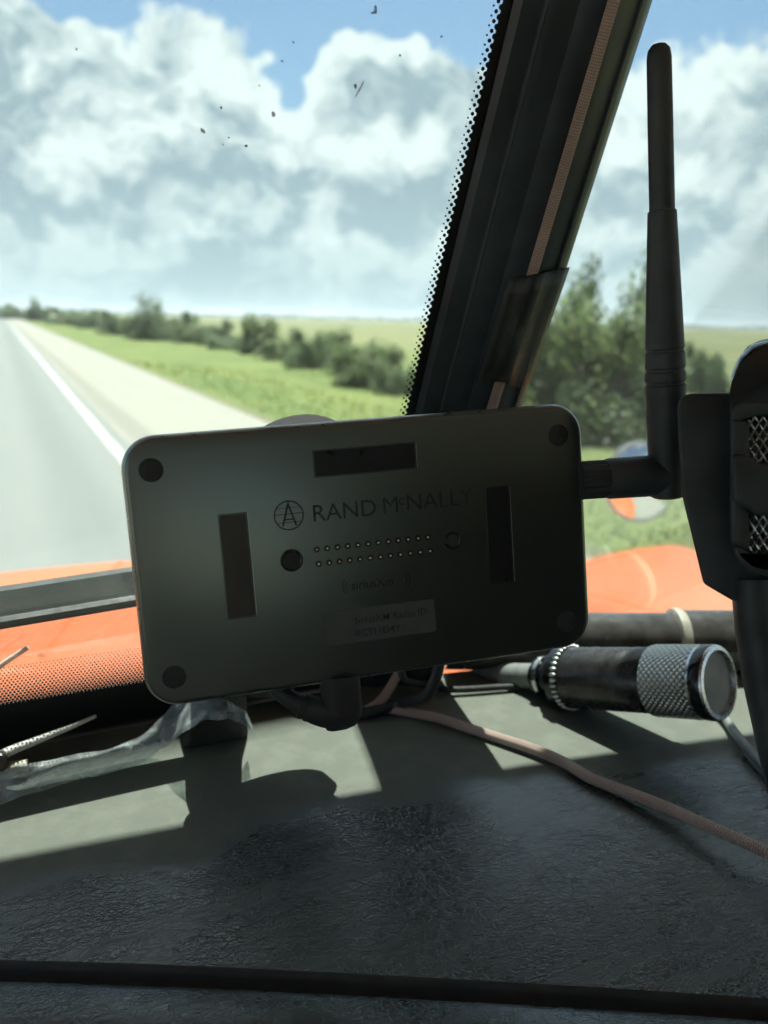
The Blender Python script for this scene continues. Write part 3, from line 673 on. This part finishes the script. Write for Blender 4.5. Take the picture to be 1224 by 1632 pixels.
# compass emblem: ring, two legs, cross lines
m_ = MB()
ring = [(cos(2 * pi * i / 40), sin(2 * pi * i / 40)) for i in range(40)]
vo = [dk(-33.4 + 6.0 * a, 17.7 + 6.0 * b, .11) for a, b in ring]; vi = [dk(-33.4 + 5.45 * a, 17.7 + 5.45 * b, .11) for a, b in ring]
m_.add(vo + vi, [(i, (i + 1) % 40, 40 + (i + 1) % 40, 40 + i) for i in range(40)])
def stroke(x0, y0, x1, y1, t):
    d = V((x1 - x0, y1 - y0, 0)).normalized(); n = V((-d.y, d.x, 0)) * t / 2
    m_.add([dk(-33.4 + x0 + n.x, 17.7 + y0 + n.y, .12), dk(-33.4 + x1 + n.x, 17.7 + y1 + n.y, .12), dk(-33.4 + x1 - n.x, 17.7 + y1 - n.y, .12), dk(-33.4 + x0 - n.x, 17.7 + y0 - n.y, .12)], [(0, 1, 2, 3)])
stroke(0, 4.6, -2.7, -4.2, .75); stroke(0, 4.6, 2.7, -4.2, .75); stroke(-1.9, -1.6, 1.9, -1.6, .55); stroke(-5.4, .6, 5.4, .6, .3); stroke(-4.6, -2.8, 4.6, -2.8, .25); stroke(-4.4, 3, 4.4, 3, .22); stroke(0, 5.4, 0, 3.6, .5)
m_.build('compass_emblem', 'dark_ink', dock, smooth=0, recalc=False)
# satellite radio mark
letter('siriusXm', -10.6, -15.2, 5.0, dock, off=.09)
for sx in (-1, 1):
    for r in (1.7, 3.0):
        m_ = MB(); cx = sx * 11.0; vs = []
        for i in range(9):
            a_ = radians(-50 + i * 12.5); vs += [dk(cx + sx * (r + o) * cos(a_), -13.6 + (r + o) * sin(a_) * 1.1, .11) for o in (0, .45)]
        m_.add(vs, [(2 * i, 2 * i + 2, 2 * i + 3, 2 * i + 1) for i in range(8)]); m_.build('signal_arc', 'dark_ink', dock, smooth=0, recalc=False)
st = plate('sticker', .7, -30.4, 47, 14, 1.2, -.2, .10, 'sticker', dock)
letter('SiriusXM Radio ID', -10.6, -29.6, 4.15, st, z=.19, off=.015); letter('RC511D4Y', -10.6, -35.0, 4.15, st, z=.19, off=.015)
# antenna screwed to the dock's right edge
E0, E1 = at(936, 765, .3665), at(1058, 757, .372)
adir = (E1 - E0).normalized()
an = MB(); T0, T1 = at(1064, 792, .373), at(1050, 68, .336); td = (T1 - T0).normalized(); AL = (T1 - T0).length
fr_ = lambda y: (792 - y) / 724 * AL
an.lathe(T0, td, [(0, .0062), (.0008, .0076), (fr_(600), .0086), (fr_(598), .0080), (fr_(594), .0080), (fr_(592), .0086), (fr_(578), .0085), (fr_(576), .0079), (fr_(572), .0079), (fr_(570), .0084), (fr_(545), .00815), (fr_(543), .0077), (fr_(540), .0077), (fr_(538), .0081),
                  (fr_(322), .0058), (fr_(319), .0057), (fr_(318), .0051), (fr_(200), .0050), (fr_(90), .0048), (fr_(78), .0043), (fr_(71), .0028), (fr_(68), .0004)], 28)
ant = an.build('antenna', 'black_plastic', dock, smooth=32)
q = MB(); q.lathe(E0, adir, [(.008, .0080), (.0095, .0088), (.028, .0090), (.0335, .0088), (.036, .0070)], 28); q.build('antenna_elbow', 'black_plastic', ant, smooth=40)
q = MB(); seg = 44; ring = []
a_ = adir.cross(V((0, 0, 1))).normalized(); b_ = adir.cross(a_)
for t in (-.004, 0, .0075, .0085):
    ring.append([E0 + adir * t + (a_ * cos(2 * pi * j / seg) + b_ * sin(2 * pi * j / seg)) * (.0083 if j % 2 else .0076) * (.93 if t > .008 else 1) for j in range(seg)])
q.loft(ring); q.build('knurled_nut', 'black_plastic', ant, smooth=20)

# ------------------------------------------------------------------ mount behind the dock
mo = empty('suction_mount', rel(.135, .40, -.12), 'round grey suction mount on the glass, peeking over the dock top edge', 'mount')
mcn = paneL(.136, -.0795); no = nin
q = MB(); q.lathe(mcn, no, [(.0004, .036), (.003, .035), (.006, .032), (.012, .027), (.018, .022), (.03, .018), (.032, .012)], 40); q.build('suction_cup', 'silicone', mo, smooth=40)
q = MB(); q.tube(smoothpath([mcn + no * .028, mcn + no * .05 + V((0, 0, -.004)), dk(0, 4, -12)]), .009, 14); q.build('mount_arm', 'black_plastic', mo)
q = MB(); q.lathe(rel(.120, .409, -.158), V((.1, -1, -.1)), [(-.008, .034), (-.006, .039), (.004, .040), (.006, .036), (.0065, .01)], 36); q.build('shadow_disc', 'foot_rubber', mo, smooth=40)  # hidden disc, added to cast the rounded shadow on the dash
q = MB(); q.loft([[rel(.098 + x, .455 - .38 * (z + .24) + y, z) for x, y in rrect(w_, .02, .006, 4)] for z, w_ in ((-.239, .038), (-.228, .036), (-.205, .030), (-.175, .028), (-.155, .026))]); q.build('shadow_column', 'foot_rubber', mo, smooth=40)  # black block behind the dock, shaped to fill out the dash shadow
q = MB(); q.tube(smoothpath([rel(.120, .407, -.158), rel(.12, .40, -.13), mcn + no * .045]), .008, 12); q.build('shadow_disc_arm', 'black_plastic', mo)  # arm holding the added shadow-casting disc
q = MB(); q.lathe(dk(0, 2, -22), EZ, [(0, .012), (.003, .018), (.0105, .020)], 28); q.build('mount_plate', 'black_plastic', mo, smooth=40)
# ------------------------------------------------------------------ cables
def lay(pts, lift): return [onz(x, y, ZD) + V((0, 0, l)) for (x, y), l in zip(pts, lift if hasattr(lift, '__len__') else [lift] * len(pts))]
pts = [post_pt(.575, .0172, z) for z in (ZT - .01, .13, .10, .06, .02)] + [post_pt(.58, .0175, -.005), post_pt(.575, .0172, -.03), post_pt(.565, .0172, -.06), post_pt(.52, .018, -.12), post_pt(.45, .022, -.19), rel(.208, .455, -.231)]
dpts = lay([(600, 1136), (640, 1142), (700, 1154), (760, 1175), (850, 1207), (900, 1228), (940, 1250), (1000, 1274), (1060, 1301), (1130, 1336), (1224, 1382), (1330, 1440)], [.0036, .0036, .0036, .004, .005, .0045, .0038, .004, .005, .006, .007, .006])
cp = smoothpath(pts + [rel(.188, .444, -.2355)] + dpts, 14)
q = MB(); q.tube(cp, [.0024 + .0006 * min(1, i / 150) for i in range(len(cp))], 20)
tag(q.build('braided_cable', 'braid', smooth=60), 'rose gold braided cable running down the centre post and across the dash', 'cable')
# power lead: right angle plug under the dock
pw = empty('power_cable', dk(-17.6, -75, -4), 'black right angle plug and cable hanging from the dock bottom edge', 'cable')
q = MB(); P0 = dk(-17.6, -53, -5)
q.loft([[P0 - EY * t + EX * (a * s - sh) + EZ * (b * s) for a, b in rrect(.0165, .0145, .0055, 5)] for t, s, sh in ((-.002, .97, 0), (0, 1, 0), (.010, 1.0, 0), (.0145, .98, .0001), (.0175, .92, .0006), (.0197, .80, .0014), (.0208, .62, .0024), (.0212, .35, .0034))])
q.build('plug', 'rubber', pw, smooth=50)
K = [dk(-14, -66.5, -5), dk(-24, -66.5, -5), dk(-32, -64, -6.5), dk(-39, -59.5, -9), dk(-45, -54, -17), dk(-50, -50, -40)]
q = MB(); kp = smoothpath(K, 10); q.tube(kp, [.0072 - .0034 * min(1, max(0, i - 8) / 20) for i in range(len(kp))], 18); q.build('cord', 'rubber', pw, smooth=60)
for i in (13, 16, 19, 22):
    t = (kp[i + 1] - kp[i]).normalized(); m_ = MB(); m_.lathe(kp[i], t, [(-.0008, .0056), (-.0006, .0064 - i * .00004), (.0006, .0064 - i * .00004), (.0008, .0056)], 18); m_.build('strain_rib', 'rubber', pw, smooth=40)
def cable(name, pts, r, mt, label):
    m_ = MB(); m_.tube(smoothpath(pts, 10), r, 12); return tag(m_.build(name, mt, smooth=60), label, 'cable')
cable('looped_cable', lay([(380, 1150), (440, 1128), (480, 1140), (540, 1148), (590, 1146)], [.02, .012, .006, .005, .005]) + [onz(640, 1140, ZD) + V((0, 0, .008)), at(680, 1108, .49), at(700, 1060, .49), at(700, 1010, .48)], .0032, 'rubber', 'black cable looping down behind the dock beside the plug')
cable('thin_cable', [at(640, 1040, .53), at(642, 1080, .53)] + lay([(670, 1104), (720, 1108), (800, 1103), (880, 1098), (960, 1090)], [.006, .004, .0035, .003, .003]), .0022, 'rubber', 'thin black cable lying on the dash right of the dock bottom')
# ------------------------------------------------------------------ cylinder with knurled ring
C1, C0 = at(1147, 1088, .468), at(893, 1079, .548)
cdir = (C1 - C0).normalized(); CL = (C1 - C0).length
cn = empty('metal_cylinder', (C0 + C1) / 2 - V((0, 0, .02)), 'black metal cylinder with knurled silver end ring lying on the dash', 'connector')
q = MB(); q.lathe(C0, cdir, [(.006, .0155), (.010, .0192), (CL * .65, .0192), (CL * .65 + .001, .0186)], 40); q.build('barrel', 'aluminium_dark', cn, smooth=40)
def ringm(name, o, ax_, prof_, mt, seg=48):
    m_ = MB(); ax_ = ax_.normalized(); x = ax_.cross(V((0, 0, 1))).normalized(); y = ax_.cross(x); n = len(prof_)
    for i, (t, r) in enumerate(prof_):
        for j in range(seg + 1): m_.v.append(o + ax_ * t + (x * cos(2 * pi * j / seg) + y * sin(2 * pi * j / seg)) * r); m_.uv[len(m_.v) - 1] = (j / seg, t)
    for i in range(n - 1):
        for j in range(seg): a = i * (seg + 1) + j; m_.f.append((a, a + 1, a + seg + 2, a + seg + 1))
    return m_.build(name, mt, cn, smooth=40)
ringm('knurled_ring', C0, cdir, [(CL * .635, .0190), (CL * .64, .0205), (CL * .655, .0209), (CL * .90, .0209), (CL * .915, .0204)], 'knurl', 72)
ringm('end_rim', C0, cdir, [(CL * .90, .0200), (CL * .915, .0207), (CL * .99, .0207), (CL, .0200), (CL + .0004, .0178), (CL - .003, .0172)], 'silver', 56)
ringm('dark_band', C0, cdir, [(CL * .925, .0206), (CL * .93, .02095), (CL * .985, .02095), (CL * .99, .0206)], 'black_gloss', 56)
q = MB(); q.lathe(C0, cdir, [(CL - .006, .0174), (CL - .002, .0174), (CL - .0018, .001)], 48); q.build('end_face', 'lens_grey', cn, smooth=30)
q = MB(); q.lathe(C0, cdir, [(-.002, .0155), (.0, .0185), (.0015, .0200), (.0065, .0202), (.008, .0190)], 44); q.build('rear_collar', 'black_gloss', cn, smooth=35)
for j in range(36):
    a = 2 * pi * j / 36; x = cdir.cross(V((0, 0, 1))).normalized(); y = cdir.cross(x); d = x * cos(a) + y * sin(a)
    if j == 0: m_ = MB()
    m_.lathe(C0 + d * .0198 + cdir * .0088, cdir, [(-.0022, .0006), (-.001, .0014), (.001, .0014), (.0022, .0006)], 8)
m_.build('knurl_beads', 'dull_silver', cn, smooth=50)
q = MB(); q.lathe(C0, cdir, [(-.020, .0088), (-.0165, .0096), (-.0160, .0125), (-.010, .0128), (-.0095, .0112), (-.008, .0112), (-.004, .0150), (-.001, .0165)], 36); q.build('tail_taper', 'black_gloss', cn, smooth=35)
q = MB(); q.lathe(C0, cdir, [(-.0135, .0126), (-.0132, .0132), (-.0105, .0132), (-.0102, .0126)], 36); q.build('tail_ring', 'silver', cn, smooth=40)
tail = C0 - cdir * .018
q = MB(); q.tube(smoothpath([tail, tail - cdir * .022, tail - cdir * .045 + V((0, .002, .002)), tail - cdir * .055 + V((0, .012, .012)), tail - cdir * .05 + V((-.002, .03, .018))], 10), [.0085] * 14 + [.0060] * 27, 14); q.build('tail_cord', 'grey_cable', cn, smooth=60)
# grey wire from the cylinder end to the right edge
cable('grey_wire', [onz(1120, 1120, ZD) + V((0, .01, .004))] + lay([(1150, 1150), (1168, 1176), (1190, 1203), (1224, 1240), (1300, 1320)], [.004, .0045, .004, .0035, .004]), .0028, 'grey_cable', 'thin grey green wire running off the dash under the cylinder')
cable('cream_wire', [onz(1010, 1085, ZD) + V((0, 0, .012))] + lay([(1040, 1080), (1080, 1085), (1110, 1100)], [.018, .018, .012]), .003, 'cream', 'short cream wire between the hose and the metal cylinder')
# hose at the foot of the right pane
def hp(px): return onz(px, 1056, ZD) + V((-.003, -.012, .0215))
H = [hp(820), hp(930), hp(1052), hp(1066)]
ho = empty('hose', H[1] - V((0, 0, .02)), 'thick black hose with pale joint ring along the foot of the windshield', 'hose')
q = MB(); q.tube([hp(700), hp(820), hp(930), hp(1054)], .0200, 28); q.build('hose_body', 'hose', ho, smooth=50)
hd = (hp(1066) - hp(1050)).normalized()
q = MB(); q.lathe(hp(1053), hd, [(-.001, .020), (.0, .0232), (.004, .0238), (.0065, .0225), (.007, .020)], 32); q.build('joint_ring', 'grime_band', ho, smooth=40)
q = MB(); q.tube([hp(1060), hp(1165), hp(1290), hp(1500)], .0222, 28); q.build('hose_sleeve', 'hose', ho, smooth=50)
q = MB(); c_ = hp(1005) + V((-.006, -.0195, -.002)); q.box(c_, (.022, .003, .007), Matrix.Rotation(radians(-12), 3, 'Z')); q.build('print_patch', 'dull_silver', ho, bevel=.0006)

# ------------------------------------------------------------------ fan housing at the right edge
FD = .35
fz_ = -FW.copy(); fx_ = RT.copy(); fy_ = UP.copy()
fan = empty('fan_housing', at(1240, 1240, FD), 'black plastic fan housing with silver mesh vents at the right edge', 'fan')
def fp(px, py, out=0): return at(px, py, FD - out)
def slab(name, pts, z0, z1, mt, bev, n=2):
    m_ = MB(); m_.loft([[fp(x, y, z) for x, y in pts] for z in (z0, z1)]); return m_.build(name, mt, fan, bevel=bev, seg=n, smooth=40)
slab('back_plate', [(1079, 652), (1083, 636), (1096, 627), (1360, 622), (1372, 640), (1366, 790), (1330, 932), (1290, 962), (1167, 957), (1121, 930), (1087, 790)], -.004, .010, 'black_plastic', .0016, 3)
# rounded body: rings that bulge towards the cab
outl = [(1163, 620), (1167, 592), (1177, 570), (1192, 552), (1210, 543), (1228, 539), (1244, 543), (1262, 552), (1277, 570), (1287, 592), (1291, 620), (1291, 860), (1284, 890), (1262, 912), (1227, 920), (1195, 905), (1170, 886), (1163, 860)]
cx, cy = 1227, 730
m_ = MB(); m_.loft([[fp(cx + (x - cx) * s, cy + (y - cy) * s, z) for x, y in outl] for z, s in ((.008, 1), (.016, 1), (.020, .97), (.0215, .93))]); m_.build('body', 'black_plastic', fan, smooth=45)
m_ = MB(); m_.loft([[fp(x, y, z) for x, y in [(1160, 628 - b), (1166, 596 - b), (1180, 568 - b), (1200, 550 - b), (1228, 542 - b), (1256, 550 - b), (1276, 568 - b), (1290, 596 - b), (1296, 628 - b), (1286, 640), (1228, 600), (1170, 640)]] for z, b in ((.004, 0), (.018, 2), (.024, -4), (.026, -12))]); m_.build('top_hood', 'black_gloss', fan, smooth=50)
slab('vent_rib', [(1165, 655), (1180, 640), (1276, 640), (1291, 655), (1291, 664), (1255, 662), (1228, 660), (1200, 664), (1165, 672)], .018, .0275, 'black_plastic', .002, 3)
slab('vent_rib', [(1166, 722), (1192, 724), (1206, 738), (1250, 738), (1264, 724), (1290, 722), (1290, 800), (1262, 812), (1250, 822), (1206, 822), (1194, 812), (1166, 800)], .018, .030, 'black_plastic', .003, 3)
slab('vent_rib', [(1168, 868), (1196, 880), (1210, 906), (1246, 906), (1260, 880), (1288, 868), (1282, 888), (1262, 912), (1228, 920), (1194, 910), (1172, 890)], .018, .027, 'black_plastic', .002, 3)
for x0, x1 in ((1164, 1194), (1262, 1291)): slab('side_rail', [(x0, 660), (x1, 668), (x1, 878), (x0, 868)], .017, .0255, 'black_plastic', .002, 3)
for (y0, y1) in ((664, 738), (822, 908)):
    m_ = MB(); st_ = 13
    for sgn in (-1, 1):
        for k in range(-12, 18):
            x0 = 1190 + k * st_; pp = []
            for i in range(0, 15):
                y = y0 + (y1 - y0) * i / 14; x = x0 + sgn * (y - y0) * .62
                if 1192 <= x <= 1264: pp.append(fp(x, y, .0232 + .0006 * sgn * sin(i * pi / 1.35)))
            if len(pp) > 3: m_.tube(pp, .00042, 5)
    tag(m_.build('wire_mesh', 'silver', fan, smooth=60), kind='stuff')
ns = [(42 - 42 * cos(2 * pi * i / 20), .003 + .013 * sin(2 * pi * i / 20)) for i in range(20)]
m_ = MB(); neck = [[fp(l + x, y, z) for x, z in ns] for l, y in ((1166, 925), (1167, 960), (1170, 1000), (1178, 1055), (1187, 1105), (1197, 1150), (1208, 1200), (1219, 1245), (1236, 1330), (1245, 1440))]
m_.loft(neck); m_.build('neck', 'black_plastic', fan, smooth=60)
# ------------------------------------------------------------------ tape on the post
tp = [(.44, .0175, .0165), (.72, .0160, .0195), (.97, .0098, .0235)]
m_ = MB(); rows = []
for k in range(7):
    t = k / 6; row = []
    for s, d in ((.42, .0132), (.47, .0146), (.510, .0165), (.540, .0202), (.635, .0204), (.68, .0160), (.80, .0128), (.88, .0120), (.97, .0075)):
        z = .021 + (s - .44) * .012 - t * (.056 + .004 * sin(s * 9)) ; row.append(post_pt(s - t * .02, d + .0007 + .0003 * sin(s * 21 + k), z))
    rows.append(row)
m_.loft(rows, False, False, closed=False); n0 = len(m_.v)
tagm = m_.build('tape_patch', 'tape', smooth=60); tag(tagm, 'dark tape patch holding the braided cable to the centre post', 'tape')
sm = tagm.modifiers.new('thick', 'SOLIDIFY'); sm.thickness = .0006; sm.offset = 0
# ------------------------------------------------------------------ clear plastic strip, white sticks
cl = [(-60, 1278, .004, 22), (0, 1258, .006, 24), (80, 1232, .008, 20), (160, 1212, .009, 18), (215, 1196, .010, 20), (255, 1172, .016, 22), (285, 1145, .030, 26), (318, 1128, .040, 20), (352, 1126, .043, 16), (385, 1138, .036, 13), (402, 1158, .022, 10)]
path = smoothpath([(x, y, l * 1000) for x, y, l, h_ in cl], 6); wid_ = smoothpath([(h_, 0, 0) for *_, h_ in cl], 6)
m_ = MB(); rows = []; rr = random.Random(4)
for i, (p, wv_) in enumerate(zip(path, wid_)):
    lz = p.z / 1000; k = ray(p.x, p.y); row = []
    dep = (ZD + lz) / k.z
    for j in range(8):
        v = j / 7 - .5; row.append(EYE + ray(p.x + v * 6, p.y + v * wv_.x * 2) * (dep - v * .02) + V((0, 0, .0011 * sin(j * 1.9 + i * .22) + .0005 * sin(i * .9 + j))))
    rows.append(row)
m_.loft(rows, False, False, closed=False); pl = m_.build('plastic_strip', 'clear_plastic', smooth=80)
sm = pl.modifiers.new('thick', 'SOLIDIFY'); sm.thickness = .0008
tag(pl, 'clear crumpled plastic strip arching up from the left of the dash', 'plastic strip')
def stick(pts, r0, r1, label, mt='white_plastic', name='plastic_stick'):
    m_ = MB(); pp = smoothpath(pts, 8); n = len(pp); m_.tube(pp, [r0 + (r1 - r0) * i / (n - 1) for i in range(n)], 8); return tag(m_.build(name, mt, smooth=60), label, 'stick')
stick(lay([(-30, 1262), (10, 1240), (60, 1224), (110, 1206), (155, 1188)], [.012, .014, .016, .017, .018]), .0032, .0010, 'white tapered stick lying over the clear plastic strip')
stick([onz(-150, 1235, ZD) + V((0, 0, .002)), at(-95, 1150, .452), at(-40, 1098, .45), at(0, 1062, .45), at(44, 1032, .45)], .0017, .0014, 'short white stick poking up in front of the orange hood at far left')
cable('cream_cable', lay([(-60, 1215), (-20, 1232), (10, 1240), (45, 1236)], .006), .0032, 'cream', 'cream cord end at the far left of the dash')
m_ = MB(); p_ = onz(2, 1246, ZD) + V((0, 0, .011)); m_.lathe(p_, EYE - p_, [(-.004, .0046), (.003, .0046), (.004, .0036)], 18); tag(m_.build('brown_button', 'magnet_plate', smooth=40), 'small brown round cap at the far left edge of the dash', 'cap')
# ------------------------------------------------------------------ air
hz = MB(); hz.box((0, 3000, 12), (9000, 8000, 28))
M = bpy.data.materials.new('haze'); M.use_nodes = True; T = NT(M.node_tree); T.n.clear(); MAT['haze'] = M
pv = T.new('ShaderNodeVolumePrincipled'); pv.inputs['Color'].default_value = (.86, .93, 1, 1); pv.inputs['Density'].default_value = .00028; pv.inputs['Anisotropy'].default_value = .3
o = T.new('ShaderNodeOutputMaterial'); T.l.new(pv.outputs[0], o.inputs['Volume'])
tag(hz.build('haze', 'haze', smooth=0), 'thin bluish summer haze over the plain', 'haze', kind='stuff')
